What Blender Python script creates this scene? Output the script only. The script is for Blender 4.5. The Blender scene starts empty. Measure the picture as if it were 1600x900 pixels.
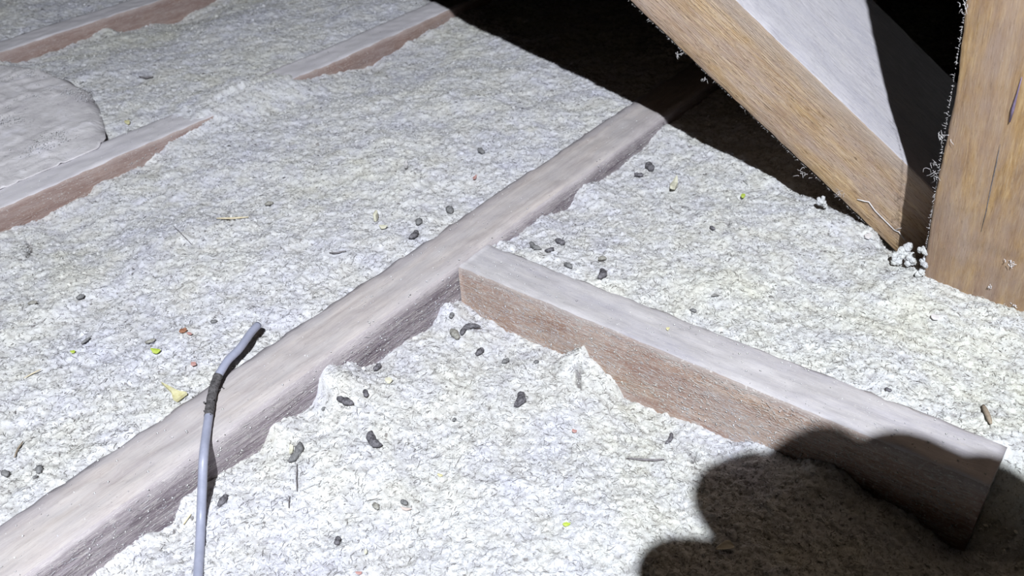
import bpy, math
import numpy as np
from mathutils import Matrix, Vector

# ------------------------------------------------------------------ camera, world, light
S = 0.40                     # metres per working unit (camera height above the joist tops)
F = 1386.0                   # focal length in pixels of the 1600 x 900 frame
def nrm(v):
    v = np.asarray(v, float); return v/np.linalg.norm(v)
v1 = nrm([1385, -1090, F]); v2 = np.array([-2064, -859, F]); v2 = nrm(v2); v2 = nrm(v2 - v1*v2.dot(v1))
R = np.array([-v2, v1, np.cross(-v2, v1)])          # rows: world axes in camera coordinates
CAM = np.array([0., 0., 1.])
scene = bpy.context.scene
col = scene.collection
cd = bpy.data.cameras.new('camera'); cam = bpy.data.objects.new('camera', cd); col.objects.link(cam)
cd.sensor_width = 36; cd.lens = F/1600*36; cd.clip_start = 0.005; cd.clip_end = 50
m = Matrix.Identity(4)
for i in range(3):
    m[i][0] = R[i, 0]; m[i][1] = -R[i, 1]; m[i][2] = -R[i, 2]; m[i][3] = CAM[i]*S
cam.matrix_world = m
cd.dof.use_dof = True; cd.dof.focus_distance = 1.62*S; cd.dof.aperture_fstop = 14
scene.camera = cam

world = bpy.data.worlds.new('attic_darkness'); scene.world = world; world.use_nodes = True
world.node_tree.nodes['Background'].inputs[0].default_value = (1.0, 0.82, 0.66, 1)
world.node_tree.nodes['Background'].inputs[1].default_value = 0.0002

LIGHT = CAM - 2.06*(R @ nrm([68, 615, F]))           # head torch behind, above and right of the camera
ld = bpy.data.lights.new('head_torch', 'SPOT'); lo = bpy.data.objects.new('head_torch', ld); col.objects.link(lo)
ld.energy = 162; ld.shadow_soft_size = 0.0065; ld.spot_size = math.radians(150); ld.spot_blend = 0.7
ld.color = (0.93, 0.97, 1.0)
aim = np.array([-2.5, 2.1, 0.]) - LIGHT
lo.location = Vector(LIGHT*S); lo.rotation_euler = Vector(aim).to_track_quat('-Z', 'Y').to_euler()

scene.view_settings.view_transform = 'Standard'; scene.view_settings.look = 'None'
scene.view_settings.gamma = 1.0; scene.view_settings.use_curve_mapping = False
scene.view_settings.exposure = 0.0

# ------------------------------------------------------------------ helpers
rng = np.random.default_rng(7)
def ray(px, py): return R @ nrm([px-800, py-450, F])
def onz(px, py, z=0.):
    d = ray(px, py); return CAM + d*(z-1.)/d[2]
def onx(px, py, x):
    d = ray(px, py); return CAM + d*x/d[0]
def ony(px, py, y):
    d = ray(px, py); return CAM + d*y/d[1]

def tag(o, label=None, cat=None, group=None, kind=None):
    if label: o['label'] = label
    if cat: o['category'] = cat
    if group: o['group'] = group
    if kind: o['kind'] = kind
    return o

def make_mesh(name, V, faces, mat, parent=None, smooth=True, matidx=None, M=None, attr=None):
    """V in working units (n,3); faces (m,k) array or list of lists."""
    me = bpy.data.meshes.new(name)
    V = np.asarray(V, np.float32)*S
    if isinstance(faces, np.ndarray):
        k = faces.shape[1]; n = len(faces)
        me.vertices.add(len(V)); me.vertices.foreach_set('co', V.ravel())
        me.loops.add(n*k); me.loops.foreach_set('vertex_index', faces.astype(np.int32).ravel())
        me.polygons.add(n); me.polygons.foreach_set('loop_start', np.arange(0, n*k, k, dtype=np.int32))
        me.update(calc_edges=True)
    else:
        me.from_pydata(V.tolist(), [], faces); me.update()
    if smooth: me.polygons.foreach_set('use_smooth', np.ones(len(me.polygons), bool))
    for mm in (mat if isinstance(mat, (list, tuple)) else [mat]): me.materials.append(mm)
    if matidx is not None: me.polygons.foreach_set('material_index', np.asarray(matidx, np.int32))
    if attr is not None:
        a = me.attributes.new('tone', 'FLOAT', 'POINT'); a.data.foreach_set('value', np.asarray(attr, np.float32))
    me.validate()
    o = bpy.data.objects.new(name, me); col.objects.link(o)
    if M is not None: o.matrix_world = M
    if parent: o.parent = parent
    return o

# lattice value noise, smooth, deterministic
class Noise2:
    def __init__(s, seed, n=512):
        s.n = n; s.g = np.random.default_rng(seed).random((n, n)).astype(np.float32)
    def __call__(s, x, y):
        xi = np.floor(x).astype(int); yi = np.floor(y).astype(int)
        fx = (x-xi); fy = (y-yi); fx = fx*fx*(3-2*fx); fy = fy*fy*(3-2*fy)
        a = s.g[xi % s.n, yi % s.n]; b = s.g[(xi+1) % s.n, yi % s.n]
        c = s.g[xi % s.n, (yi+1) % s.n]; d = s.g[(xi+1) % s.n, (yi+1) % s.n]
        return (a*(1-fx)+b*fx)*(1-fy)+(c*(1-fx)+d*fx)*fy
N1, N2, N3, N4, N5, N6 = [Noise2(k) for k in range(1, 7)]

# ------------------------------------------------------------------ materials
def new_mat(name):
    mt = bpy.data.materials.new(name); mt.use_nodes = True
    nt = mt.node_tree; b = nt.nodes['Principled BSDF']
    b.inputs['Roughness'].default_value = 0.9
    b.inputs['Specular IOR Level'].default_value = 0.25
    return mt, nt, b
def node(nt, typ, **kw):
    n = nt.nodes.new(typ)
    for k, v in kw.items(): setattr(n, k, v)
    return n
def ramp(nt, fac, stops):
    r = node(nt, 'ShaderNodeValToRGB'); e = r.color_ramp.elements
    while len(e) < len(stops): e.new(0.5)
    for el, (p, c) in zip(e, stops): el.position = p; el.color = (*c, 1)
    nt.links.new(fac, r.inputs[0]); return r.outputs[0]
def mixc(nt, fac, a, b, mode='MIX'):
    n = node(nt, 'ShaderNodeMix', data_type='RGBA', blend_type=mode)
    for s_, v in ((n.inputs[0], fac), (n.inputs[6], a), (n.inputs[7], b)):
        if isinstance(v, (int, float)): s_.default_value = v
        elif isinstance(v, tuple): s_.default_value = (*v, 1)
        else: nt.links.new(v, s_)
    return n.outputs[2]
def fin(nt, c, k=0.76):
    return mixc(nt, 1.0, c, (k, k, k), 'MULTIPLY')
def noise(nt, vec, scale, detail=4, rough=0.6, dist=0.):
    n = node(nt, 'ShaderNodeTexNoise'); n.inputs['Scale'].default_value = scale
    n.inputs['Detail'].default_value = detail; n.inputs['Roughness'].default_value = rough
    n.inputs['Distortion'].default_value = dist
    nt.links.new(vec, n.inputs['Vector']); return n.outputs[0]
def mapping(nt, vec, scale):
    n = node(nt, 'ShaderNodeMapping'); n.inputs['Scale'].default_value = scale
    nt.links.new(vec, n.inputs[0]); return n.outputs[0]
def bump(nt, b, h, strength, dist):
    n = node(nt, 'ShaderNodeBump'); n.inputs['Strength'].default_value = strength
    n.inputs['Distance'].default_value = dist
    nt.links.new(h, n.inputs['Height']); nt.links.new(n.outputs[0], b.inputs['Normal'])

def math_n(nt, op, a, b=None, clamp=False):
    n = node(nt, 'ShaderNodeMath', operation=op, use_clamp=clamp)
    for i, v in enumerate((a, b)):
        if v is None: continue
        if isinstance(v, (int, float)): n.inputs[i].default_value = v
        else: nt.links.new(v, n.inputs[i])
    return n.outputs[0]
def band(nt, val, lo_, hi_):
    n = node(nt, 'ShaderNodeMapRange'); nt.links.new(val, n.inputs[0])
    n.inputs[1].default_value = lo_; n.inputs[2].default_value = hi_; return n.outputs[0]
def wood_mat(name, cols, patch, dust=(0.6, 0.57, 0.6), dust_amt=0.3, grain=(6, 260, 260), bstr=0.5, speck=0.64, rough=0.85,
             top_dust=None, arris=None, far_edge=None, streak=0.35, streak_col=(0.72, 0.68, 0.66), dash=0.0):
    """top_dust: (depth in m, strength) dust below the upper arris; far_edge: (y0, y1, colour) band along the far arris."""
    mt, nt, b = new_mat(name)
    tc = node(nt, 'ShaderNodeTexCoord').outputs['Object']
    g = noise(nt, mapping(nt, tc, grain), 1.0, 6, 0.7, 0.3)
    c = ramp(nt, g, [(0.32, cols[0]), (0.5, cols[1]), (0.66, cols[2])])
    pt = noise(nt, mapping(nt, tc, (9, 34, 34)), 1.0, 5, 0.65, 0.5)
    pf = ramp(nt, pt, [(0.42, (0, 0, 0)), (0.62, (1, 1, 1))])
    c = mixc(nt, pf, c, mixc(nt, 0.65, c, patch))
    dn = noise(nt, mapping(nt, tc, (14, 60, 60)), 1.0, 6, 0.7)
    df = ramp(nt, dn, [(0.40, (0, 0, 0)), (0.70, (dust_amt*1.6,)*3)])
    c = mixc(nt, df, c, dust)
    # fine pale torn fibres along the grain
    st = noise(nt, mapping(nt, tc, (70, 1300, 1300)), 1.0, 3, 0.65, 0.4)
    c = mixc(nt, ramp(nt, st, [(0.52, (0, 0, 0)), (0.66, (streak,)*3)]), c, streak_col)
    if dash:
        ds = noise(nt, mapping(nt, tc, (110, 1100, 1100)), 1.0, 3, 0.7, 0.3)
        c = mixc(nt, ramp(nt, ds, [(0.34, (dash,)*3), (0.43, (0, 0, 0))]), c, tuple(x*0.45 for x in cols[0]))
    if top_dust:
        sx = node(nt, 'ShaderNodeSeparateXYZ'); nt.links.new(tc, sx.inputs[0])
        f = band(nt, sx.outputs[2], -top_dust[0], 0.0)
        f = math_n(nt, 'ADD', f, math_n(nt, 'MULTIPLY', math_n(nt, 'SUBTRACT', noise(nt, mapping(nt, tc, (9, 130, 130)), 1.0, 5, .7), 0.5), 1.6))
        c = mixc(nt, math_n(nt, 'MULTIPLY', f, top_dust[1], True), c, dust)
    if arris:
        sx = node(nt, 'ShaderNodeSeparateXYZ'); nt.links.new(tc, sx.inputs[0])
        f = math_n(nt, 'ADD', band(nt, sx.outputs[2], -arris[0], 0.0), math_n(nt, 'MULTIPLY', math_n(nt, 'SUBTRACT', dn, 0.5), 1.4))
        c = mixc(nt, math_n(nt, 'MULTIPLY', f, arris[1], True), c, arris[2])
    if far_edge:
        sx = node(nt, 'ShaderNodeSeparateXYZ'); nt.links.new(tc, sx.inputs[0])
        f = band(nt, sx.outputs[1], far_edge[0], far_edge[1])
        f = math_n(nt, 'ADD', f, math_n(nt, 'MULTIPLY', math_n(nt, 'SUBTRACT', dn, 0.5), 0.8))
        c = mixc(nt, math_n(nt, 'MULTIPLY', f, 0.75, True), c, far_edge[2])
    sp = noise(nt, mapping(nt, tc, (500, 1100, 1100)), 1.0, 2, 0.6)
    sf = ramp(nt, sp, [(speck, (0, 0, 0)), (speck+0.05, (0.7, 0.7, 0.7))])
    c = mixc(nt, sf, c, (0.74, 0.71, 0.70))
    nt.links.new(fin(nt, c), b.inputs['Base Color'])
    b.inputs['Roughness'].default_value = rough
    h = math_n(nt, 'ADD', g, st)
    bump(nt, b, h, bstr, 0.0009)
    return mt

M_main_top = wood_mat('dusty_beige_top', [(0.42, 0.365, 0.365), (0.575, 0.515, 0.505), (0.68, 0.62, 0.61)], (0.43, 0.395, 0.43), dust=(0.61, 0.585, 0.61), dust_amt=0.4, grain=(6, 170, 170), bstr=0.2, speck=0.72, far_edge=(0.034, 0.050, (0.34, 0.32, 0.37)), streak=.35, dash=.25)
M_main_side = wood_mat('weathered_purple_brown', [(0.11, 0.08, 0.105), (0.23, 0.185, 0.22), (0.52, 0.46, 0.52)], (0.13, 0.10, 0.13), dust=(0.64, 0.59, 0.62), dust_amt=0.35, grain=(7, 230, 230), speck=0.64, bstr=0.6, top_dust=(0.014, 0.75), streak=.7, dash=.55)
M_cross_top = wood_mat('dusty_grey_top', [(0.43, 0.41, 0.43), (0.56, 0.535, 0.565), (0.65, 0.625, 0.66)], (0.40, 0.385, 0.46), dust=(0.63, 0.61, 0.64), dust_amt=0.35, grain=(14, 110, 110), bstr=0.2, speck=0.66, streak=.3, dash=.2)
M_cross_side = wood_mat('rough_sawn_reddish_side', [(0.30, 0.175, 0.13), (0.46, 0.31, 0.235), (0.62, 0.48, 0.39)], (0.36, 0.22, 0.19), dust=(0.66, 0.56, 0.53), dust_amt=0.4, grain=(26, 330, 330), speck=0.60, bstr=0.5, arris=(0.010, 0.9, (0.40, 0.36, 0.36)), streak=.8, dash=.55)
M_red_side = wood_mat('red_brown_side', [(0.22, 0.13, 0.11), (0.32, 0.21, 0.18), (0.44, 0.32, 0.28)], (0.30, 0.21, 0.20), dust=(0.56, 0.48, 0.47), dust_amt=0.25, grain=(6, 120, 120), speck=0.64, top_dust=(.006, .5))
M_far_top = wood_mat('pale_dusty_top', [(0.64, 0.61, 0.68), (0.73, 0.70, 0.77), (0.82, 0.79, 0.86)], (0.58, 0.56, 0.62), dust=(0.7, 0.68, 0.72), dust_amt=0.4, grain=(8, 60, 60), bstr=0.15, speck=0.62, far_edge=(0.038, 0.046, (0.40, 0.38, 0.42)))
M_strut_front = wood_mat('golden_brown_sawn_face', [(0.34, 0.20, 0.10), (0.58, 0.39, 0.215), (0.78, 0.58, 0.36)], (0.44, 0.31, 0.25), dust=(0.60, 0.48, 0.45), dust_amt=0.42, grain=(20, 420, 420), bstr=0.9, speck=0.70, streak=.45, streak_col=(0.85, 0.68, 0.48), dash=.8, arris=(0.022, .8, (0.46, 0.38, 0.33)))
M_strut_top = wood_mat('lilac_grey_dust_face', [(0.42, 0.40, 0.45), (0.55, 0.53, 0.59), (0.66, 0.64, 0.69)], (0.47, 0.46, 0.54), dust=(0.61, 0.59, 0.63), dust_amt=0.4, grain=(60, 330, 330), bstr=0.35, speck=0.64, dash=.35)
M_post = wood_mat('golden_brown_post', [(0.32, 0.19, 0.09), (0.50, 0.315, 0.15), (0.66, 0.455, 0.245)], (0.38, 0.26, 0.215), dust=(0.47, 0.36, 0.31), dust_amt=0.5, grain=(22, 170, 170), bstr=0.45, speck=0.74, rough=0.7, streak=.25, streak_col=(0.70, 0.56, 0.40), dash=.3)

def insulation_mat():
    mt, nt, b = new_mat('loose_fill_fibres')
    geo = node(nt, 'ShaderNodeNewGeometry').outputs['Position']
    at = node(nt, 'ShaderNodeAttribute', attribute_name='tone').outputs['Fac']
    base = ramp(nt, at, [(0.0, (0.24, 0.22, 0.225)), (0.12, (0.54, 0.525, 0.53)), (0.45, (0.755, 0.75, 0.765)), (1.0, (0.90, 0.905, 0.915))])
    big = noise(nt, geo, 7.0, 3, 0.5)
    tint = ramp(nt, big, [(0.36, (0.925, 0.935, 1.0)), (0.52, (0.965, 0.97, 0.99)), (0.70, (0.965, 0.965, 0.94))])
    c = mixc(nt, 1.0, base, tint, 'MULTIPLY')
    mid = noise(nt, geo, 30.0, 4, 0.6)
    c = mixc(nt, ramp(nt, mid, [(0.54, (0, 0, 0)), (0.72, (0.4, 0.4, 0.4))]), c, (0.62, 0.605, 0.55))
    fine = noise(nt, geo, 650.0, 3, 0.7)
    c = mixc(nt, ramp(nt, fine, [(0.32, (0.7, 0.7, 0.7)), (0.42, (0, 0, 0))]), c, (0.36, 0.345, 0.34))
    tn = noise(nt, geo, 42.0, 3, 0.6)
    c = mixc(nt, 1.0, c, ramp(nt, tn, [(0.36, (0.95, 0.95, 1.0)), (0.5, (1, 1, 1)), (0.64, (1.0, 0.99, 0.955))]), 'MULTIPLY')
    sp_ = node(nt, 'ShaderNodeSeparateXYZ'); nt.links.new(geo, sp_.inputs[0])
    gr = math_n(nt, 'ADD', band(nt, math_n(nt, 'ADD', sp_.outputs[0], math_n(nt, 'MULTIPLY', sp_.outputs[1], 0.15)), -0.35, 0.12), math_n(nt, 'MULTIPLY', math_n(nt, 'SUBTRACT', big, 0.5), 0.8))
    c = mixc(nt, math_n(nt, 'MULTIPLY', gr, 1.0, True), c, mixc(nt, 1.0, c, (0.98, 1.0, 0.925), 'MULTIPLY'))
    sq = noise(nt, geo, 260.0, 2, 0.5, 0.8)
    sq = math_n(nt, 'ABSOLUTE', math_n(nt, 'SUBTRACT', sq, 0.5))
    msk = noise(nt, geo, 120.0, 2, 0.5)
    line = math_n(nt, 'MULTIPLY', ramp(nt, sq, [(0.0, (1, 1, 1)), (0.018, (0, 0, 0))]), ramp(nt, msk, [(0.44, (0, 0, 0)), (0.54, (0.7, 0.7, 0.7))]))
    c = mixc(nt, line, c, (0.24, 0.22, 0.22))
    nt.links.new(fin(nt, c), b.inputs['Base Color']); b.inputs['Roughness'].default_value = 1.0
    b.inputs['Specular IOR Level'].default_value = 0.1
    bump(nt, b, noise(nt, geo, 900.0, 3, 0.7), 0.5, 0.0008)
    return mt
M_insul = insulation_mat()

def plain_mat(name, c1, c2, scale=300., rough=0.8, spec=0.3, bs=0.4):
    mt, nt, b = new_mat(name)
    tc = node(nt, 'ShaderNodeTexCoord').outputs['Object']
    n = noise(nt, tc, scale, 4, 0.65)
    nt.links.new(fin(nt, ramp(nt, n, [(0.35, c1), (0.65, c2)])), b.inputs['Base Color'])
    b.inputs['Roughness'].default_value = rough; b.inputs['Specular IOR Level'].default_value = spec
    bump(nt, b, n, bs, 0.0006); return mt
M_drop = [plain_mat('dark_dropping', (0.04, 0.038, 0.045), (0.24, 0.23, 0.26), 500, 0.7),
          plain_mat('grey_dropping', (0.12, 0.12, 0.13), (0.30, 0.30, 0.31), 500, 0.8),
          plain_mat('pale_dusty_dropping', (0.20, 0.19, 0.17), (0.46, 0.45, 0.42), 500, 0.9)]
M_cable = plain_mat('grey_lilac_sheath', (0.33, 0.35, 0.47), (0.42, 0.44, 0.58), 90, 0.42, 0.5, 0.1)
M_cable_dirt = plain_mat('dark_soiled_sheath', (0.035, 0.033, 0.035), (0.17, 0.16, 0.17), 400, 0.8, 0.3, 0.6)
M_yellow = plain_mat('yellow_flake', (0.70, 0.64, 0.34), (0.92, 0.88, 0.58), 300)
M_lime = plain_mat('lime_flake', (0.45, 0.60, 0.05), (0.68, 0.80, 0.20), 300)
M_pale = plain_mat('pale_cream_flake', (0.75, 0.73, 0.58), (0.88, 0.86, 0.72), 300)
M_rust = plain_mat('rusty_flake', (0.24, 0.09, 0.05), (0.50, 0.25, 0.16), 500)
M_pink = plain_mat('pink_flake', (0.52, 0.26, 0.24), (0.66, 0.42, 0.40), 400)
M_pinkpale = plain_mat('pale_pink_flake', (0.66, 0.55, 0.52), (0.80, 0.70, 0.66), 400)
M_straw = plain_mat('pale_straw', (0.70, 0.60, 0.40), (0.86, 0.77, 0.58), 300)
M_twig = plain_mat('grey_twig', (0.13, 0.12, 0.13), (0.30, 0.28, 0.30), 300)
M_brown = plain_mat('brown_twig', (0.30, 0.24, 0.18), (0.46, 0.38, 0.30), 300)
M_web = plain_mat('white_web', (0.75, 0.72, 0.75), (0.88, 0.86, 0.88), 300, 0.9)
M_chalk = plain_mat('violet_chalk', (0.22, 0.17, 0.30), (0.30, 0.24, 0.36), 300, 0.9)
M_husk = plain_mat('translucent_husk', (0.80, 0.76, 0.64), (1.0, 0.96, 0.84), 300, 0.5)
M_board = plain_mat('plasterboard', (0.42, 0.40, 0.38), (0.52, 0.50, 0.47), 30)
M_added_glove = plain_mat('added_dark_glove', (0.07, 0.045, 0.03), (0.11, 0.07, 0.045), 60, 0.7)  # unseen hand; gloved in made-up dark brown to keep its shadow dark
M_sleeve = plain_mat('dark_sleeve', (0.03, 0.03, 0.035), (0.06, 0.06, 0.07), 200)
M_phone = plain_mat('phone_case', (0.02, 0.02, 0.022), (0.03, 0.03, 0.033), 50, 0.4)
M_glass = plain_mat('phone_glass', (0.01, 0.01, 0.012), (0.012, 0.012, 0.014), 50, 0.1)

def sheet_mat():
    mt, nt, b = new_mat('dusty_clear_plastic')
    geo = node(nt, 'ShaderNodeNewGeometry').outputs['Position']
    n = noise(nt, geo, 22, 5, 0.65)
    c = ramp(nt, n, [(0.35, (0.66, 0.63, 0.68)), (0.5, (0.82, 0.79, 0.83)), (0.65, (0.92, 0.89, 0.97))])
    f = noise(nt, geo, 260, 3, 0.7)
    c = mixc(nt, ramp(nt, f, [(0.62, (0, 0, 0)), (0.70, (0.6, 0.6, 0.6))]), c, (0.33, 0.31, 0.32))
    nt.links.new(fin(nt, c), b.inputs['Base Color']); b.inputs['Roughness'].default_value = 0.55
    bump(nt, b, noise(nt, geo, 60, 5, 0.7, 1.2), 0.5, 0.003)
    return mt
M_sheet = sheet_mat()

# ------------------------------------------------------------------ setting: ceiling board below the insulation
def box_mesh(name, a, b_, mat, parent=None, **k):
    x0, y0, z0 = a; x1, y1, z1 = b_
    V = [(x0,y0,z0),(x1,y0,z0),(x1,y1,z0),(x0,y1,z0),(x0,y0,z1),(x1,y0,z1),(x1,y1,z1),(x0,y1,z1)]
    Fc = [[0,3,2,1],[4,5,6,7],[0,1,5,4],[1,2,6,5],[2,3,7,6],[3,0,4,7]]
    return make_mesh(name, V, Fc, mat, parent, smooth=False, **k)
FZ = -0.30
tag(box_mesh('floor', (-5.6, -1.2, FZ-0.03), (1.6, 6.0, FZ), M_board), 'grey board under the loose insulation', kind='structure')

# ------------------------------------------------------------------ timber
def beam(name, P0, P1, wdir, W, T, mats, bevel=0.006, wob=0.004, step=0.012, seed=0, rough=0.0012, parent=None, endcut=None):
    """P0->P1 runs along one long edge; the section spans W along wdir and T down the other normal."""
    P0 = np.array(P0, float); P1 = np.array(P1, float)
    X = nrm(P1-P0); Y = np.array(wdir, float); Y = nrm(Y-X*Y.dot(X)); Z = np.cross(X, Y)
    L = np.linalg.norm(P1-P0); n = max(3, int(L/step))
    # section outline, local y in [0,W], z in [-T,0]
    pts = []
    def edge(a, b_, k):
        for i in range(k): pts.append(np.array(a)+(np.array(b_)-np.array(a))*i/k)
    b0 = bevel; q = 0.3*b0
    edge((b0, 0), (W-b0, 0), 8); edge((W-b0, 0), (W-q, -q), 1); edge((W-q, -q), (W, -b0), 1)
    edge((W, -b0), (W, -T+b0), 8); edge((W, -T+b0), (W-b0, -T), 1); edge((W-b0, -T), (b0, -T), 3)
    edge((b0, -T), (0, -T+b0), 1); edge((0, -T+b0), (0, -b0), 8); edge((0, -b0), (q, -q), 1); edge((q, -q), (b0, 0), 1)
    P = np.array(pts); m_ = len(P)
    xs = np.linspace(0, L, n+1)
    r = np.random.default_rng(seed+100)
    V = np.zeros((n+1, m_, 3))
    V[:, :, 0] = xs[:, None]; V[:, :, 1] = P[None, :, 0]; V[:, :, 2] = P[None, :, 1]
    s = seed*13.7
    V[:, :, 1] += wob*(N1(xs*4+s, xs*0+s)-.5)[:, None]*2
    V[:, :, 2] += wob*(N2(xs*5+s, xs*0+s+9)-.5)[:, None]*1.2
    # chips along the corners and general roughness
    per = np.arange(m_)[None, :]*1.0
    nz = N3(np.repeat(xs[:, None]*38+s, m_, 1), np.repeat(per*0.9+s, n+1, 0))-.5
    cen = np.array([W/2, -T/2]); d = P-cen; d = d/np.linalg.norm(d, axis=1)[:, None]
    V[:, :, 1] += nz*rough*4*d[None, :, 0]; V[:, :, 2] += nz*rough*4*d[None, :, 1]
    V[:, :, 1:] += (r.random((n+1, m_, 2))-.5)*rough
    if endcut is not None: V[-1, :, 0] += endcut(P)
    V = V.reshape(-1, 3)
    Fc = []; mi = []
    for i in range(n):
        for j in range(m_):
            k = (j+1) % m_
            Fc.append([i*m_+j, (i+1)*m_+j, (i+1)*m_+k, i*m_+k][::-1])
            mi.append(1 if (j < 9 or j >= m_-1) else 0)
    Fc.append([j for j in range(m_)][::1]); mi.append(0)
    Fc.append([n*m_+j for j in range(m_)][::-1]); mi.append(0)
    Mx = Matrix.Identity(4)
    for i in range(3):
        Mx[i][0] = X[i]; Mx[i][1] = Y[i]; Mx[i][2] = Z[i]; Mx[i][3] = P0[i]*S
    o = make_mesh(name, V, Fc, mats, parent, smooth=True, matidx=mi, M=Mx)
    return o

# joists run along +Y; X local = Y, local width = -X world so that local Z = up
def joist(xr, w, y0, y1, T, mats, seed, label, **k):
    o = beam('ceiling_joist', (xr, y0, 0), (xr, y1, 0), (-1, 0, 0), w, T, mats, seed=seed, **k)
    tag(o, label, 'joist'); return o
j_main = joist(-1.045, 0.124, -0.5, 4.6, 0.27, [M_main_side, M_main_top], 1, 'long dusty beige ceiling joist crossing the middle, under the grey cable', bevel=0.016, wob=0.002)
j_2 = joist(-2.105, 0.116, -0.4, 4.6, 0.27, [M_red_side, M_far_top], 2, 'red-brown sided ceiling joist beside the plastic sheet, partly buried halfway', bevel=0.008)
j_3 = joist(-3.166, 0.116, 0.2, 5.2, 0.27, [M_red_side, M_far_top], 3, 'reddish ceiling joist farthest away in the top left corner', bevel=0.008)
# cross joist: butts against the long joist, cut end in the hand's shadow
o = beam('cross_joist', (-1.0415, 1.059, 0), (-0.04, 1.059, 0), (0, 1, 0), 0.102, 0.25, [M_cross_side, M_cross_top], seed=4, bevel=0.009, wob=0.002)
tag(o, 'short dusty joist with orange-brown side butting the long joist, its end shaded', 'joist')

# strut: fitted so that its lower edge, upper edge and cast shadow agree
G = onz(1396-40, 391-38.6, -0.03)                 # where the lower front edge enters the insulation
SA = CAM+1.876*ray(982, 0); sd = nrm(G-SA)
sn0 = nrm([sd[1], -sd[0], 0]); sn0 = sn0 if sn0[1] < 0 else -sn0
sw0 = np.cross(sd, sn0); sw0 = sw0 if sw0[2] > 0 else -sw0
ROLL = 0.285
sn = math.cos(ROLL)*sn0-math.sin(ROLL)*sw0; sw = math.cos(ROLL)*sw0+math.sin(ROLL)*sn0
SW = 0.167; ST = 0.34
# P0 is the upper front corner; local Y runs back, local Z along sw
up0 = SA - sd*0.9 + sw*SW; up1 = G + sd*0.25 + sw*SW
o = beam('diagonal_strut', up0, up1, -sn, ST, SW, [M_strut_front, M_strut_top], seed=5, bevel=0.004, wob=0.003, rough=0.0006, step=0.008) if np.cross(sd, -sn).dot(sw) > 0 else \
    beam('diagonal_strut', up1, up0, -sn, ST, SW, [M_strut_front, M_strut_top], seed=5, bevel=0.004, wob=0.003, rough=0.0006, step=0.008)
strut = tag(o, 'golden-brown diagonal strut with grey dusty top, rising left from the post', 'strut')

# post
PB = onz(1440, 432, -0.02); PT = ony(1511, 0, PB[1]-0.196)
pd = nrm(PT-PB)
p0 = PB - pd*0.27; p1 = PB + pd*2.4
post = beam('timber_post', p1, p0, (1, 0, 0), 0.34, 0.17, [M_post, M_post], seed=6, bevel=0.006, wob=0.006, rough=0.0005, step=0.008)
tag(post, 'thick golden-brown timber post at the right edge of the attic', 'post')

# ------------------------------------------------------------------ insulation height field
mr = [(217,845),(265,820),(287,775),(375,717),(400,705),(425,660),(482,635),(512,570),(542,567),(572,575),(597,560),(632,537),(670,510),(697,470),(712,472)]
mr2 = [(780,378),(800,370),(832,345),(887,322),(907,287),(950,272),(970,257),(1010,225),(1035,200)]
cf = [(725,475),(755,497),(797,520),(832,537),(875,555),(900,548),(910,528),(930,562),(940,577),(960,585),(977,620),(1017,632),(1050,642),(1082,657),(1110,675),(1225,707),(1300,725),(1360,767),(1420,795),(1450,825),(1487,850),(1510,857)]
sr = [(5,360),(32,350),(65,340),(82,330),(120,310),(140,305),(147,287),(175,277),(210,257),(230,252),(252,235),(255,217),(285,207),(295,215),(310,200),(455,137),(485,132),(520,117),(575,102),(612,82),(650,57),(672,42)]
tr = [(0,97),(30,97),(60,85),(85,75),(150,50),(165,45),(190,52),(220,42),(270,32),(310,12)]
XM, XS, XT, YC = -1.045, -2.105, -3.166, 1.059
lift = -0.004
def ctl(l, fn, v): return [tuple(fn(px, py, v)+np.array([0, 0, lift])) for px, py in l]
bayA = ctl(mr, onx, XM)+ctl(cf, ony, YC)+[(XM, y, -.085) for y in (-.5, -.2, .1)]+[(x, y, -.095) for x in (-.8, -.5, -.2) for y in (-.4, .1, .5, .75)]+[(.05, y, -.1) for y in (.4, .8)]+[(.1, 1.3, -.03), (.05, 1.15, -.06), (.5, .8, -.08), (.5, 1.4, -.03), (.0, 1.22, -.02)]
bayB = ctl(mr2, onx, XM)+[(x, 1.17, -.008) for x in (-.95, -.8, -.6, -.4, -.2, -.06)]+[tuple(G), (-.3, 1.55, -.02), (-.1, 1.52, -.02), (-.6, 1.5, -.02), (.1, 1.3, -.03), (.5, 1.4, -.03), (-.8, 1.9, -.02), (-.40, 1.74, -.10), (-.35, 1.70, -.10), (-.38, 1.60, -.025), (-.33, 1.62, -.05), (-.46, 1.80, -.09), (-.50, 1.68, -.025), (-.4, 2.4, -.02), (-.8, 3, -.02), (-1, 2.6, -.03), (0, 3.5, -.02), (.8, 2.5, -.02)]
bayC = ctl(sr, onx, XS)+[(-1.172, y, -.010) for y in np.arange(-.4, 4.6, .2)]+[(-1.6, y, -.012) for y in np.arange(-.2, 4.6, .5)]+[(XS, y, -.055) for y in (-.4, .0, .3)]+[(XS, y, -.03) for y in (2.5, 3.2, 4)]
bayD = ctl(tr, onx, XT)+[(-2.225, y, -.010) for y in np.arange(-.4, 4.6, .2)]+[(-2.7, y, -.012) for y in np.arange(-.2, 4.6, .5)]+[(XT, y, -.04) for y in (.4, .8, 2.5, 3.5)]
bayE = [(-3.285, y, -.012) for y in np.arange(-.4, 5, .3)]+[(-4.2, y, -.02) for y in np.arange(-.4, 5, .5)]
def idw(P, x, y):
    P = np.array(P); num = np.zeros_like(x); den = np.zeros_like(x)
    for px, py, pz in P:
        w = 1./((x-px)**2+(y-py)**2+0.00015)**1.5
        num += w*pz; den += w
    return num/den
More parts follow.
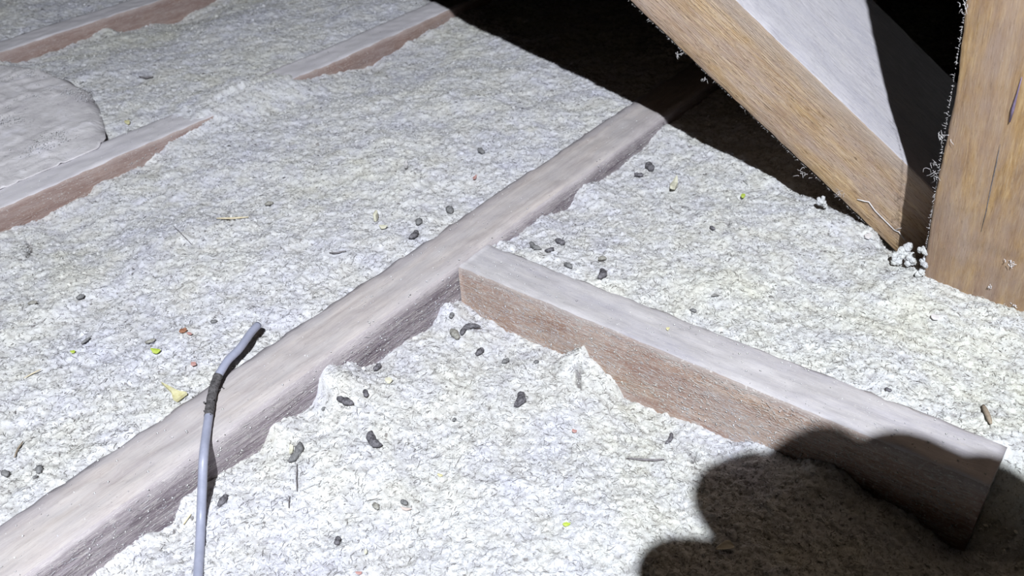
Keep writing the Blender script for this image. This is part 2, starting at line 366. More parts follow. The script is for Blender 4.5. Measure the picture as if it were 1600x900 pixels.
# coarse tables per bay
GX = np.arange(-5.4, 1.5, .015); GY = np.arange(-1.1, 5.8, .015)
gx, gy = np.meshgrid(GX, GY, indexing='ij')
tabs = [idw(b_, gx, gy) for b_ in (bayA, bayB, bayC, bayD, bayE)]
def lookup(T_, x, y):
    fx = np.clip((x-GX[0])/.015, 0, len(GX)-2.001); fy = np.clip((y-GY[0])/.015, 0, len(GY)-2.001)
    xi = fx.astype(int); yi = fy.astype(int); fx = fx-xi; fy = fy-yi
    return (T_[xi, yi]*(1-fx)+T_[xi+1, yi]*fx)*(1-fy)+(T_[xi, yi+1]*(1-fx)+T_[xi+1, yi+1]*fx)*fy
cracks = [[(1155,296),(1163,304),(1175,306),(1190,304),(1202,309)], [(34,352),(37,368),(35,381)], [(1136,345),(1141,356)], [(905,527),(903,545),(907,552)], [(1090,630),(1093,640),(1088,648)], [(288,383),(300,388)]]
cracks3 = [[onz(px, py, -.02)[:2] for px, py in c] for c in cracks]
def hgt(x, y, detail=True):
    x = np.asarray(x, float); y = np.asarray(y, float)
    # warp the bay limits a touch so nothing looks ruled
    h = np.where(x > -1.11, np.where((y < 1.11) | (x > 0.05), lookup(tabs[0], x, y), lookup(tabs[1], x, y)),
        np.where(x > -2.165, lookup(tabs[2], x, y), np.where(x > -3.226, lookup(tabs[3], x, y), lookup(tabs[4], x, y))))
    f = np.clip((x+0.04)/.12, 0, 1); f = f*f*(3-2*f)
    near = (x > -.04) & (y < 1.7)
    hb = np.where(y > 1.16, lookup(tabs[1], x, y), lookup(tabs[0], x, y)); t = np.clip((y-1.06)/.10, 0, 1)
    mix = lookup(tabs[0], x, y)*(1-t)+lookup(tabs[1], x, y)*t
    h = np.where(near, mix, h)
    # big lumps
    lump = (N1(x*7, y*7)-.5)*.016+(N2(x*17+5, y*17)-.5)*.011
    h = h+lump
    # spill over the second joist
    on2 = (x < -2.09) & (x > -2.235)
    sp = np.exp(-((y-1.37)/.13)**4)*0.024*(1.0+.5*(N4(x*30, y*30)-.5))
    h = np.where((x < -1.95) & (x > -2.4), h+sp*np.exp(-((x+2.165)/.10)**4), h)
    # keep the piles at the joist's left edges below the wood's top
    for xa in (-1.169, -2.221, -3.282):
        d = xa-x
        cap = np.where((d > -.13) & (d < .10), -.007+np.clip(d, 0, 1)*.18+(.03*np.exp(-((y-1.37)/.13)**4) if xa == -2.221 else 0)+.004*(N5(y*25, x*25)-.5), 1)
        h = np.minimum(h, cap)
    capc = np.where((y > 1.05) & (y < 1.26) & (x < -.03) & (x > -1.04), -.006+np.clip(y-1.161, 0, 1)*.2, 1)
    h = np.minimum(h, capc)
    # spill that hides the second joist for a stretch
    tg = .010+.006*(N4(x*40, y*40)-.5)-.05*np.clip(np.abs(y-1.355-.5*(x+2.16))-.125+.05*(N5(x*22, y*22)-.5), 0, 1)*4
    tg = tg-np.clip(x+2.125, 0, 1)*.42-np.clip(-2.20-x, 0, 1)*.5
    h = np.where((x < -1.95) & (x > -2.30), np.maximum(h, tg), h)
    if detail:
        a = N3(x*55, y*55); b_ = N4(x*120+3, y*120+8); c = N5(x*260, y*260+4)
        w1 = N6(x*26, y*26)*3; rid = np.abs(N2(x*75+w1, y*75-w1)-.5)*2
        edge = 1.0
        h = h+(a-.5)*.0055+(b_-.5)*.0045+(c-.5)*.004-np.clip(.10-rid, 0, 1)*.05
        for c3 in cracks3:
            for (p, q) in zip(c3[:-1], c3[1:]):
                p = np.array(p); q = np.array(q); L2 = ((q-p)**2).sum()
                t = np.clip(((x-p[0])*(q[0]-p[0])+(y-p[1])*(q[1]-p[1]))/L2, 0, 1)
                d2 = (x-p[0]-t*(q[0]-p[0]))**2+(y-p[1]-t*(q[1]-p[1]))**2
                h = h-.022*np.exp(-d2/.0035**2)
    return h

# footprint of the dense zone (seen ground with a margin)
poly = np.array([(-1.25, -.12), (.32, .80), (.32, 1.9), (-.25, 3.45), (-.8, 3.5), (-3.95, 1.62), (-3.95, 1.2)])
def inside(x, y, P, m_=0.):
    ok = np.ones(x.shape, bool); c = P.mean(0)
    for a, b_ in zip(P, np.roll(P, -1, 0)):
        n_ = np.array([b_[1]-a[1], -(b_[0]-a[0])]); n_ = n_/np.linalg.norm(n_)
        s_ = np.sign((c-a).dot(n_)); ok &= ((x-a[0])*n_[0]+(y-a[1])*n_[1])*s_ > -m_
    return ok
def lines(a, b_, f):
    v = [a]
    while v[-1] < b_: v.append(v[-1]+f(v[-1]))
    return np.array(v)
xs = lines(-4.0, .35, lambda x: .0028+.0019*max(0, -x-.6))
ys = lines(-.15, 3.5, lambda y: .0030+.0018*max(0, y-1.0))
def grid_mesh(xs, ys, keep, dz, detail=True):
    X, Y = np.meshgrid(xs, ys, indexing='ij')
    xc = (X[:-1, :-1]+X[1:, 1:])/2; yc = (Y[:-1, :-1]+Y[1:, 1:])/2
    k = keep(xc, yc)
    idx = np.arange(X.size).reshape(X.shape)
    Q = np.stack([idx[:-1, :-1], idx[1:, :-1], idx[1:, 1:], idx[:-1, 1:]], -1)[k]
    used = np.unique(Q); rem = np.zeros(X.size, int); rem[used] = np.arange(len(used))
    x = X.ravel()[used]; y = Y.ravel()[used]
    jx = x.copy(); jy = y.copy()
    h = hgt(x, y, detail)+dz
    return np.stack([jx, jy, h], -1), rem[Q]
V1, Q1 = grid_mesh(xs, ys, lambda x, y: inside(x, y, poly), 0.)
V2, Q2 = grid_mesh(np.arange(-5.4, 1.5, .03), np.arange(-1.1, 5.8, .03), lambda x, y: ~inside(x, y, poly, -.05), -.004, False)
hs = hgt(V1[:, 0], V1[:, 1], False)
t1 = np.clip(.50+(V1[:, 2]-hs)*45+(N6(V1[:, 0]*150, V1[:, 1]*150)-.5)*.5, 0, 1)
VV = np.concatenate([V1, V2]); QQ = np.concatenate([Q1, Q2+len(V1)]); tt_ = np.concatenate([t1, np.full(len(V2), .5)])
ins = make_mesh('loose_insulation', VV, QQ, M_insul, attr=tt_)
tag(ins, 'off-white loose-fill insulation heaped between the joists', 'insulation', kind='stuff')
print('insulation quads', len(QQ))

# loose chips and fibres, one mass
def sample(n):
    out = []
    while sum(len(o_) for o_ in out) < n:
        x = rng.uniform(-3.95, .3, n*3); y = rng.uniform(-.1, 3.4, n*3)
        k = inside(x, y, poly)
        d = np.sqrt(x**2+y**2+1); p = (1.35/d)**1.7
        k &= rng.random(len(x)) < p
        k &= ~((x < -1.04) & (x > -1.172)) & ~((y > 1.055) & (y < 1.163) & (x > -1.045) & (x < -.035))
        on2 = (x < -2.10) & (x > -2.224) & (np.abs(y-1.36) > .16); k &= ~on2
        k &= ~((x < -3.16) & (x > -3.285))
        out.append(np.stack([x[k], y[k]], 1))
    return np.concatenate(out)[:n]
def rot_frames(n, tilt):
    a = rng.uniform(0, 2*np.pi, n); tl = np.abs(rng.normal(0, tilt, n)); b_ = rng.uniform(0, 2*np.pi, n)
    u = np.stack([np.cos(a), np.sin(a), np.zeros(n)], 1)
    nn = np.stack([np.sin(tl)*np.cos(b_), np.sin(tl)*np.sin(b_), np.cos(tl)], 1)
    u = u-nn*(u*nn).sum(1)[:, None]; u /= np.linalg.norm(u, axis=1)[:, None]
    v = np.cross(nn, u); return u, v, nn
nC = 230000
P = sample(nC); z = hgt(P[:, 0], P[:, 1]); u, v, nn = rot_frames(nC, .55)
dist = np.sqrt(P[:, 0]**2+P[:, 1]**2+1)
sz = rng.lognormal(math.log(.0019), .45, nC)*(dist/1.7)**.55; asp = rng.uniform(.35, .95, nC); th = sz*rng.uniform(.25, .6, nC)
c0 = np.stack([P[:, 0], P[:, 1], z+sz*.10], 1)
ang = np.linspace(0, 2*np.pi, 6)[:-1]
vs = []
for k in range(5):
    rr = sz*rng.uniform(.65, 1.15, nC); vs.append(c0+u*(np.cos(ang[k])*rr)[:, None]+v*(np.sin(ang[k])*rr*asp)[:, None]-nn*(th*.4)[:, None])
vs.append(c0+nn*(th*.6)[:, None]+u*(sz*rng.uniform(-.3, .3, nC))[:, None])
VC = np.stack(vs, 1).reshape(-1, 3)
tri = np.array([(k, (k+1) % 5, 5) for k in range(5)])
FC = (np.arange(nC)[:, None, None]*6+tri[None]).reshape(-1, 3)
tone = np.clip(rng.normal(.52, .22, nC), 0.1, 1); tone[rng.random(nC) < .035] = .03; TC = np.repeat(tone, 6)
# fibres: bent three-sided strands with 3 segments
nF = 60000
P = sample(nF); z = hgt(P[:, 0], P[:, 1]); u, v, nn = rot_frames(nF, .35)
ln = rng.lognormal(math.log(.0075), .5, nF); rad = rng.uniform(.0003, .0006, nF); bend = rng.normal(0, .35, nF)*ln
c0 = np.stack([P[:, 0], P[:, 1], z+.0025], 1); rings = []
for k, s_ in enumerate((-.5, 0., .5)):
    cc = c0+u*(ln*s_)[:, None]+v*(bend*(s_*s_-.1)*2)[:, None]+nn*(ln*.25*(.25-s_*s_))[:, None]
    for j in range(3):
        aa = j*2*np.pi/3; r_ = rad*(1 if k == 1 else .5)
        rings.append(cc+v*(np.cos(aa)*r_)[:, None]+nn*(np.sin(aa)*r_)[:, None])
VF = np.stack(rings, 1).reshape(-1, 3); fq = []
for k in range(2):
    for j in range(3):
        a, b_ = k*3+j, k*3+(j+1) % 3; fq += [(a, b_, b_+3), (a, b_+3, a+3)]
FF = (np.arange(nF)[:, None, None]*9+np.array(fq)[None]).reshape(-1, 3)
tone = np.where(rng.random(nF) < .38, rng.uniform(0, .1, nF), rng.uniform(.5, 1, nF)); TF = np.repeat(tone, 9)
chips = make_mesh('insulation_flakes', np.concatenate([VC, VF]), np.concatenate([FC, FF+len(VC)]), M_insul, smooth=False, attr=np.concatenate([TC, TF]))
tag(chips, 'tiny off-white flakes and fibres strewn over the insulation', 'insulation', kind='stuff')

# crumbs of dust lying on the joist tops and clinging to their sides
def crumbs(name, n, gen, parent_like, label):
    P = gen(n); szs = np.minimum(rng.lognormal(math.log(.0011), .55, n), .0024)
    vs = []
    o_ = np.array([(1,0,-.3),(-.5,.87,-.3),(-.5,-.87,-.3),(0,0,.8)])
    a = rng.uniform(0, 6.28, n); ca, sa = np.cos(a), np.sin(a)
    for k in o_:
        dx = k[0]*ca-k[1]*sa; dy = k[0]*sa+k[1]*ca
        vs.append(P+np.stack([dx, dy, np.full(n, k[2])], 1)*szs[:, None])
    V = np.stack(vs, 1).reshape(-1, 3); f_ = np.array([(0,1,3),(1,2,3),(2,0,3),(0,2,1)])
    Fc = (np.arange(n)[:, None, None]*4+f_[None]).reshape(-1, 3)
    o = make_mesh(name, V, Fc, M_insul, smooth=False, attr=np.repeat(np.clip(rng.normal(.8, .2, n), 0, 1), 4))
    tag(o, label, 'dust', kind='stuff'); return o
def gmain(n):
    y = rng.uniform(.1, 2.1, n); side = rng.random(n) < .7; t = rng.random(n)
    x = np.where(side, -1.0445, rng.uniform(-1.165, -1.05, n)); z = np.where(side, -.095*t**.6, .001)
    return np.stack([x, y, z], 1)
crumbs('dust_crumbs', 1500, gmain, None, 'pale dust crumbs stuck on the long middle joist')
def gcross(n):
    x = rng.uniform(-1.03, -.05, n); side = rng.random(n) < .7; t = rng.random(n)
    y = np.where(side, 1.0585, rng.uniform(1.065, 1.155, n)); z = np.where(side, -.12*t**.6, .001)
    return np.stack([x, y, z], 1)
crumbs('dust_crumbs', 1300, gcross, None, 'pale dust crumbs stuck on the short cross joist')
def gsec(n):
    y = rng.uniform(.55, 2.2, n); side = rng.random(n) < .5; t = rng.random(n)
    x = np.where(side, -2.104, rng.uniform(-2.215, -2.11, n)); z = np.where(side, -.05*t**.6, .001)
    return np.stack([x, y, z], 1)
crumbs('dust_crumbs', 900, gsec, None, 'pale dust crumbs stuck on the joist beside the sheet')

def side_fibres(n, gen, along, down, label, ln0=.006):
    P = gen(n); a = rng.normal(.25, .45, n); ln = rng.lognormal(math.log(ln0), .45, n); rad = rng.uniform(.0002, .0004, n)
    along = np.array(along, float); down = np.array(down, float); out_ = np.cross(along, down)
    d = along[None]*np.cos(a)[:, None]+down[None]*np.sin(a)[:, None]; q = np.cross(d, out_); vs = []
    for s_ in (-.5, 0, .5):
        r_ = rad*(1 if s_ == 0 else .4)
        for w_, o_ in ((-1, 0), (1, 0), (0, 1)): vs.append(P+d*(ln*s_)[:, None]+q*(r_*w_)[:, None]+np.abs(out_)*0+gen_out(gen)*(r_*o_*1.5)[:, None])
    V = np.stack(vs, 1).reshape(-1, 3); f_ = []
    for k in range(2):
        for j in range(3):
            b0_, b1_ = k*3+j, k*3+(j+1) % 3; f_ += [(b0_, b1_, b1_+3), (b0_, b1_+3, b0_+3)]
    Fc = (np.arange(n)[:, None, None]*9+np.array(f_)[None]).reshape(-1, 3)
    o = make_mesh('wood_fibres', V, Fc, M_insul, smooth=False, attr=np.repeat(rng.uniform(.3, .9, n), 9))
    tag(o, label, 'dust', kind='stuff')
def gen_out(g): return np.array([1., 0, 0]) if g in (fmain,) else np.array([0, -1., 0])
def fmain(n):
    y = rng.uniform(.1, 1.9, n); return np.stack([np.full(n, -1.0435), y, -.10*rng.random(n)**.8-.006], 1)
def fcross(n):
    x = rng.uniform(-1.03, -.06, n); return np.stack([x, np.full(n, 1.0575), -.125*rng.random(n)-.006], 1)
side_fibres(1500, fmain, (0, 1, 0), (0, 0, -1), 'pale torn fibres on the purple-brown side of the long joist')
side_fibres(2200, fcross, (1, 0, 0), (0, 0, -1), 'pale torn fibres on the orange-brown side of the cross joist')

# ------------------------------------------------------------------ surface pick
def ground(px, py, wood=True):
    """point where the view of that spot meets the insulation or a joist top"""
    d = ray(px, py); ts = np.linspace(.9, 6, 4000); Pp = CAM+ts[:, None]*d
    h = hgt(Pp[:, 0], Pp[:, 1], False)+.002
    if wood:
        x, y = Pp[:, 0], Pp[:, 1]
        h = np.where(((x < -1.045) & (x > -1.169)) | ((y > 1.059) & (y < 1.161) & (x > -1.045) & (x < -.04)) | ((x < -2.105) & (x > -2.221)), np.maximum(h, 0), h)
    i = np.argmax(Pp[:, 2] <= h); return Pp[i]*1.0
def surf_dir(px, py, ang):
    """unit ground direction that appears at the given picture angle (degrees, counter-clockwise)"""
    a = math.radians(ang); g = ground(px, py); z = g[2]
    q = onz(px+6*math.cos(a), py-6*math.sin(a), z)-onz(px-6*math.cos(a), py+6*math.sin(a), z)
    return g, nrm(q), np.linalg.norm(q)/12.

def tube(P, rad, k=8, cap=True):
    P = np.asarray(P, float); n = len(P); rad = np.broadcast_to(rad, n)
    V = []; up = np.array([0, 0, 1.])
    for i in range(n):
        t = nrm(P[min(i+1, n-1)]-P[max(i-1, 0)]); a = np.cross(up, t)
        a = nrm(a) if np.linalg.norm(a) > 1e-3 else np.array([1., 0, 0]); b_ = np.cross(t, a)
        for j in range(k):
            an = 2*math.pi*j/k; V.append(P[i]+rad[i]*(a*math.cos(an)+b_*math.sin(an)))
    Fc = [[i*k+j, i*k+(j+1) % k, (i+1)*k+(j+1) % k, (i+1)*k+j] for i in range(n-1) for j in range(k)]
    if cap: Fc += [list(range(k))[::-1], [(n-1)*k+j for j in range(k)]]
    return V, Fc
def join(parts):
    V = []; Fc = []
    for v_, f_ in parts:
        o_ = len(V); V += list(v_); Fc += [[a+o_ for a in f] for f in f_]
    return V, Fc

# ------------------------------------------------------------------ rodent droppings
DROPS = [
 (127,467,14,20,.42,0,1,'round grey rodent dropping alone on the far left insulation'),
 (703,332,11,-55,.40,0,1,'grey rodent dropping just left of the long joist, farthest along it'),
 (655,350,10,60,.42,0,1,'upper of two grey droppings left of the long joist middle'),
 (647,370,17,50,.26,.2,0,'thin crooked dropping close against the long joist, lower of two'),
 (875,381,16,-20,.36,0,0,'plump dark double-lobed dropping behind the cross joist'),
 (836,388,20,-35,.22,.15,1,'thin slanting dropping near the corner behind the cross joist'),
 (859,393,15,15,.30,.2,0,'short curved dropping between a plump and a thin one'),
 (888,418,14,-30,.32,0,1,'grey dropping touching the back edge of the cross joist'),
 (941,407,13,5,.40,0,2,'pale dusty dropping behind the cross joist, above a dark upright one'),
 (940,432,15,75,.32,.25,0,'dark upright dropping at the back edge of the cross joist'),
 (1015,264,13,-40,.42,0,0,'oval dark dropping right of the long joist, nearest the black shadow'),
 (998,276,15,-5,.32,0,0,'bluish black dropping just below the oval dropping near the shadow'),
 (706,496,8,60,.45,0,1,'tiny dropping in the corner between the long and cross joists'),
 (733,517,33,22,.19,-.35,0,'longest bent dark dropping in the corner between the two joists'),
 (711,526,18,-50,.34,0,2,'pale dropping touching the longest bent one'),
 (750,553,15,45,.36,0,0,'dark dropping below the longest bent one'),
 (790,567,13,30,.38,0,1,'grey dropping below the start of the cross joist'),
 (590,577,15,45,.34,0,0,'dark dropping beside the lower edge of the long joist'),
 (572,618,12,-75,.34,0,0,'small dark dropping right above the segmented one'),
 (540,630,27,-24,.26,.05,0,'segmented dark dropping below the long joist'),
 (506,641,7,30,.45,0,1,'tiny grey dropping left of the segmented one'),
 (812,628,24,70,.30,.25,0,'upright comma-shaped dropping in the middle of the lower bay'),
 (838,568,9,20,.4,0,1,'tiny grey dropping next to the brown side of the cross joist'),
 (710,658,7,40,.45,0,1,'tiny grey dropping alone left of the comma-shaped one'),
 (585,691,28,-55,.26,.22,0,'curved dark dropping in the centre of the lower bay'),
 (464,710,36,60,.20,.15,1,'long grey dropping with a thin tail near the joist foot'),
 (349,785,23,52,.30,.08,0,'knobbly dark dropping just right of the grey cable'),
 (63,737,12,80,.42,0,1,'upper dark dropping of two at the lower left edge'),
 (56,748,9,30,.4,0,1,'lower smaller dropping of two at the lower left edge'),
 (10,743,10,-30,.5,0,1,'dark dropping at the very left border'),
 (528,848,14,75,.40,0,0,'oval dropping near the bottom centre of the frame'),
 (632,788,12,-30,.42,0,1,'grey dropping beside the pinkish flake in the lower bay'),
 (588,794,12,-50,.42,0,2,'olive seed-like dropping left of the pinkish flake'),
 (1046,688,20,62,.18,.15,0,'thin dark curved dropping near the bottom of the cross joist side'),
 (1083,488,11,-10,.36,0,1,'grey dropping behind the middle of the cross joist'),
 (1387,612,12,-20,.38,0,0,'black dropping on the back edge of the cross joist near its end'),
 (335,505,11,10,.4,0,1,'blurred grey dropping left of the cable tip'),
 (236,536,18,15,.26,0,2,'pale grey dropping above the lime flake'),
 (135,535,18,35,.18,0,1,'thin grey dropping left of the lime flake'),
 (52,476,16,10,.3,0,2,'faint pale dropping at the far left, left of the round one'),
 (421,321,14,15,.34,0,2,'soft grey dropping in the middle of the far bay'),
 (752,239,11,-30,.34,0,1,'small grey dropping in the far bay near the long joist top'),
 (1113,359,9,-30,.36,0,0,'small black dropping left of the strut foot'),
]
for i, (px, py, L, ang, fat, bend, mi, lab) in enumerate(DROPS):
    g, d, sc = surf_dir(px, py, ang); ln = L*sc; r0 = min(ln*fat*.62, ln*.5)
    side = nrm(np.cross([0, 0, 1.], d)); n = 11; P = []; rd = []
    rr = np.random.default_rng(i)
    for k in range(n):
        t = k/(n-1)*2-1
        P.append(d*ln/2*t+side*bend*ln*(t*t-.4)+np.array([0, 0, r0*.15*math.sin(3*t+i)]))
        rd.append(1.12*r0*max(.12, (1-abs(t)**2.6)**.5)*(1+.12*math.sin(7*t+i)+.12*(rr.random()-.5)))
    V, Fc = tube(P, np.array(rd), 8)
    V = np.array(V)+(rr.random((len(V), 3))-.5)*r0*.22
    loc = g+np.array([0, 0, r0*.55+.003])
    M = Matrix.Translation(Vector(loc*S))
    o = make_mesh('rodent_dropping', V, Fc, M_drop[mi], M=M)
    tag(o, lab, 'dropping', 'rodent droppings on the insulation')

# ------------------------------------------------------------------ flakes, straws, twigs
def flake(name, px, py, L, ang, asp, mat, lab, cat='flake', thick=.12, pts=9, seed=0, curl=.15, up=.5):
    g, d, sc = surf_dir(px, py, ang); ln = L*sc; side = nrm(np.cross([0, 0, 1.], d)); rr = np.random.default_rng(seed+50)
    # widths measured in the picture too
    a = math.radians(ang+90); z = g[2]
    q = onz(px+6*math.cos(a), py-6*math.sin(a), z)-onz(px-6*math.cos(a), py+6*math.sin(a), z); sd2 = nrm(q); w = np.linalg.norm(q)/12*L*asp
    V = []; nz_ = ln*thick*.5
    for lay in (1, -1):
        for k in range(pts):
            an = 2*math.pi*k/pts; r = rr.uniform(.65, 1.1) if lay == 1 else rs[k]
            if lay == 1: rs = (rs if k else [])+[r]
            V.append(d*math.cos(an)*ln/2*r+sd2*math.sin(an)*w/2*r+np.array([0, 0, lay*nz_+curl*ln*(math.cos(an)*r)**2]))
    V.append(np.array([0, 0, nz_*1.5])); V.append(np.array([0, 0, -nz_]))
    Fc = [[k, (k+1) % pts, 2*pts] for k in range(pts)]+[[pts+(k+1) % pts, pts+k, 2*pts+1] for k in range(pts)]+[[k, pts+k, pts+(k+1) % pts, (k+1) % pts] for k in range(pts)]
    o = make_mesh(name, V, Fc, mat, smooth=False, M=Matrix.Translation(Vector((g+np.array([0, 0, nz_+.006*up]))*S)))
    return tag(o, lab, cat)
flake('lime_flake', 244, 551, 16, -5, .5, M_lime, 'bright lime flake left of the grey cable', seed=1)
flake('lime_flake', 115, 552, 8, 0, .7, M_lime, 'smaller pale lime flake at the far left', seed=2)
flake('rusty_chip', 287, 519, 15, 20, .4, M_rust, 'rust-brown chip above the lime flake', seed=3)
flake('pink_flake', 297, 524, 10, -10, .4, M_pink, 'pale pink flake touching the rust-brown chip', seed=31)
flake('pink_flake', 303, 571, 11, 10, .7, M_pink, 'round pink flake between lime flake and cable', seed=4)
flake('yellow_flake', 688, 745, 9, -20, .5, M_yellow, 'small yellow flake in the lower bay', seed=5)
flake('yellow_flake', 885, 822, 14, 10, .45, M_lime, 'pale lime-yellow flake near the bottom, left of the hand shadow', seed=6)
flake('cream_flake', 572, 865, 10, 80, .5, M_pale, 'cream flake near the bottom centre', seed=7)
flake('cream_flake', 456, 706, 16, 80, .5, M_pale, 'cream flake beside the long tailed dropping', seed=8)
flake('yellow_crumb', 1043, 516, 7, 0, .8, M_yellow, 'tiny yellow crumb on the cross joist top', seed=9)
flake('yellow_flake', 1053, 292, 24, 65, .4, M_pale, 'pale yellow tuft right of the bluish dropping', seed=10, cat='tuft')
flake('yellow_flake', 1161, 308, 8, 0, .8, M_lime, 'yellow crumb in the crack near the strut', seed=11)
flake('yellow_flake', 200, 193, 9, 0, .7, M_yellow, 'yellow crumb right of the plastic sheet', seed=12)
flake('orange_flake', 897, 676, 10, -20, .6, M_pink, 'orange-pink flake in the lower bay under the cross joist', seed=13)
flake('pink_flake', 634, 798, 18, -10, .25, M_pinkpale, 'long pale pinkish flake in the lower bay', seed=14)
flake('pink_flake', 562, 898, 12, 0, .5, M_pink, 'pinkish flake on the bottom border', seed=15)
flake('orange_flake', 742, 280, 8, 40, .6, M_pink, 'faint orange flake in the far bay near the long joist', seed=16)
flake('cream_flake', 608, 597, 14, 0, .8, M_pale, 'cream flake right below the long joist', seed=17)
flake('white_flake', 1356, 372, 12, 10, .8, M_web, 'white flat flake at the foot of the diagonal strut', seed=18)
flake('white_flake', 635, 262, 12, 80, .5, M_web, 'white flake in the far bay left of the long joist', seed=19)
flake('white_flake', 1460, 499, 15, -10, .6, M_web, 'pale bluish-white flake in front of the post', seed=20)
flake('insulation_chunk', 588, 345, 13, 60, .45, M_pale, 'pale upright chunk standing out in the far bay', seed=21, thick=.5, cat='chunk')
flake('insulation_chunk', 599, 357, 14, 0, .5, M_pale, 'cream lump beneath the pale upright chunk', seed=22, cat='chunk')
flake('grey_chip', 897, 508, 16, -20, .5, M_twig, 'dark crusty chip on the cross joist top', seed=23) if False else None

# yellow wedge tucked against the long joist
g = [ground(px, py, False) for px, py in ((254,603),(266,609),(275,614),(283,617),(294,619),(278,631),(272,628),(270,618))]
V = [p+np.array([0, 0, .010]) for p in g]+[p+np.array([0, 0, .004]) for p in g]; k = len(g)
o = make_mesh('yellow_scrap', V, [list(range(k)), [k+i for i in range(k)][::-1]]+[[i, k+i, k+(i+1) % k, (i+1) % k] for i in range(k)], M_yellow, smooth=False)
tag(o, 'torn yellow scrap poking out along the long joist left of the cable', 'scrap')

def stalk(name, pts, rad, mat, lab, cat, up=.005):
    P = [ground(px, py)+np.array([0, 0, up]) for px, py in pts]
    # smooth
    Q = []
    for a, b_ in zip(P[:-1], P[1:]):
        for t in (0, .33, .66): Q.append(a+(b_-a)*t)
    Q.append(P[-1]); n = len(Q); r = rad*np.sin(np.linspace(.25, math.pi-.25, n))**.5
    V, Fc = tube(Q, r, 6); return tag(make_mesh(name, V, Fc, mat), lab, cat)
stalk('straw', [(339,344),(363,344),(389,342)], .0022, M_straw, 'pale yellow straw in the far bay', 'straw')
stalk('wood_splinter', [(515,398),(528,398),(541,395)], .0018, M_twig, 'dark splinter in the far bay above the long joist', 'splinter')
stalk('plant_stalk', [(465,728),(464,750),(465,771)], .0011, M_twig, 'thin upright stalk under the long tailed dropping', 'stalk')
stalk('plant_stalk', [(453,778),(452,797)], .0011, M_twig, 'short thin stalk below the taller upright one', 'stalk')
stalk('wood_splinter', [(980,719),(1000,721),(1022,722),(1038,721)], .0020, M_twig, 'long grey splinter left of the hand shadow', 'splinter')
stalk('twig', [(1535,637),(1541,650),(1547,665)], .0045, M_brown, 'brownish twig lying behind the end of the cross joist', 'twig')
stalk('straw', [(272,356),(284,368),(300,384)], .0010, M_twig, 'faint thin grey stem in the far bay below the pale straw', 'stalk')
stalk('straw', [(39,594),(52,587),(66,580)], .0012, M_straw, 'thin pale straw at the left side of the near far-bay', 'straw')
stalk('straw', [(1157,512),(1156,522)], .0015, M_straw, 'tiny straw behind the cross joist middle', 'straw') if False else None
stalk('straw', [(288,823),(293,815),(300,806)], .0014, M_straw, 'olive straw leaning by the lower part of the cable', 'straw')
stalk('twig', [(24,718),(30,704),(38,693)], .0016, M_brown, 'thin curved brown stem at the lower left', 'stalk')
stalk('straw', [(218,122),(228,124),(240,122)], .0030, M_twig, 'dark blurred splinter between the two farthest joists', 'splinter')

# curled husk lying in the hand's shadow
g, d, sc = surf_dir(1132, 858, 10); V = []; Fc = []; nu, nv = 9, 7
side = nrm(np.cross([0, 0, 1.], d))
for i in range(nu):
    for j in range(nv):
        s_ = i/(nu-1)*2-1; t = j/(nv-1)*2-1
        w = (1-s_*s_)**.5*(.55+.35*s_)
        V.append(d*15*sc*s_+side*12*sc*w*t+np.array([0, 0, sc*9*(t*t*w)+.004]))
Fc = [[i*nv+j, (i+1)*nv+j, (i+1)*nv+j+1, i*nv+j+1] for i in range(nu-1) for j in range(nv-1)]
o = make_mesh('seed_husk', V, Fc, M_husk, M=Matrix.Translation(Vector(g*S)))
md = o.modifiers.new('thickness', 'SOLIDIFY'); md.thickness = .0004
tag(o, 'pale curled husk lying in the hand shadow at the bottom', 'husk')

# ------------------------------------------------------------------ grey cable
ckeys = [(403,508,.020),(392,520,.024),(374,545,.028),(357,562,.028),(347,577,.025),(339,592,.020),(332,615,.012),(327,645,.009),(322,680,.008),(318,715,.004),(316,760,-.028),(314,810,-.066),(312,860,-.080),(309,905,-.082),(305,980,-.080),(300,1060,-.080)]
K = np.array([onz(a, b_, c) for a, b_, c in ckeys])
def catmull(K, m_):
    K = np.vstack([2*K[0]-K[1], K, 2*K[-1]-K[-2]]); out = []
    for i in range(1, len(K)-2):
        for t in np.linspace(0, 1, m_, endpoint=False):
            a, b_, c, d = K[i-1:i+3]
            out.append(.5*((2*b_)+(c-a)*t+(2*a-5*b_+4*c-d)*t*t+(-a+3*b_-3*c+d)*t**3))
    out.append(K[-2]); return np.array(out)
CP = catmull(K, 6); CR = .0072
i0, i1 = 5*6-2, 7*6+2
cab = bpy.data.objects.new('grey_cable', None); col.objects.link(cab); cab.location = Vector(K[0]*S)
cab.empty_display_size = .01
tag(cab, 'bent grey electrical cable laid across the long joist, coming from below', 'cable')
def child_mesh(name, V, Fc, mat, root, **k):
    o = make_mesh(name, np.array(V)-np.array(root.location)/S, Fc, mat, **k); o.parent = root; return o
V, Fc = tube(CP, np.full(len(CP), CR), 14); child_mesh('sheath', V, Fc, M_cable, cab)
dp = CP[i0:i1]; rr = CR*1.09+.0004*np.sin(np.arange(len(dp))*2.1)
V, Fc = tube(dp, rr, 14); tag(child_mesh('dark_smear', V, Fc, M_cable_dirt, cab), 'dark soiled band on the cable bend')
bits = []
for k in range(26):
    c = dp[rng.integers(1, len(dp)-1)]+rng.normal(0, 1, 3)*CR*.75; s_ = rng.uniform(.0012, .0026)
    bits.append(tube([c-np.array([s_, 0, 0]), c, c+np.array([s_, s_*.4, 0])], np.array([.3, 1, .3])*s_, 5))
V, Fc = join(bits); tag(child_mesh('grime', V, Fc, M_cable_dirt, cab), kind='stuff')

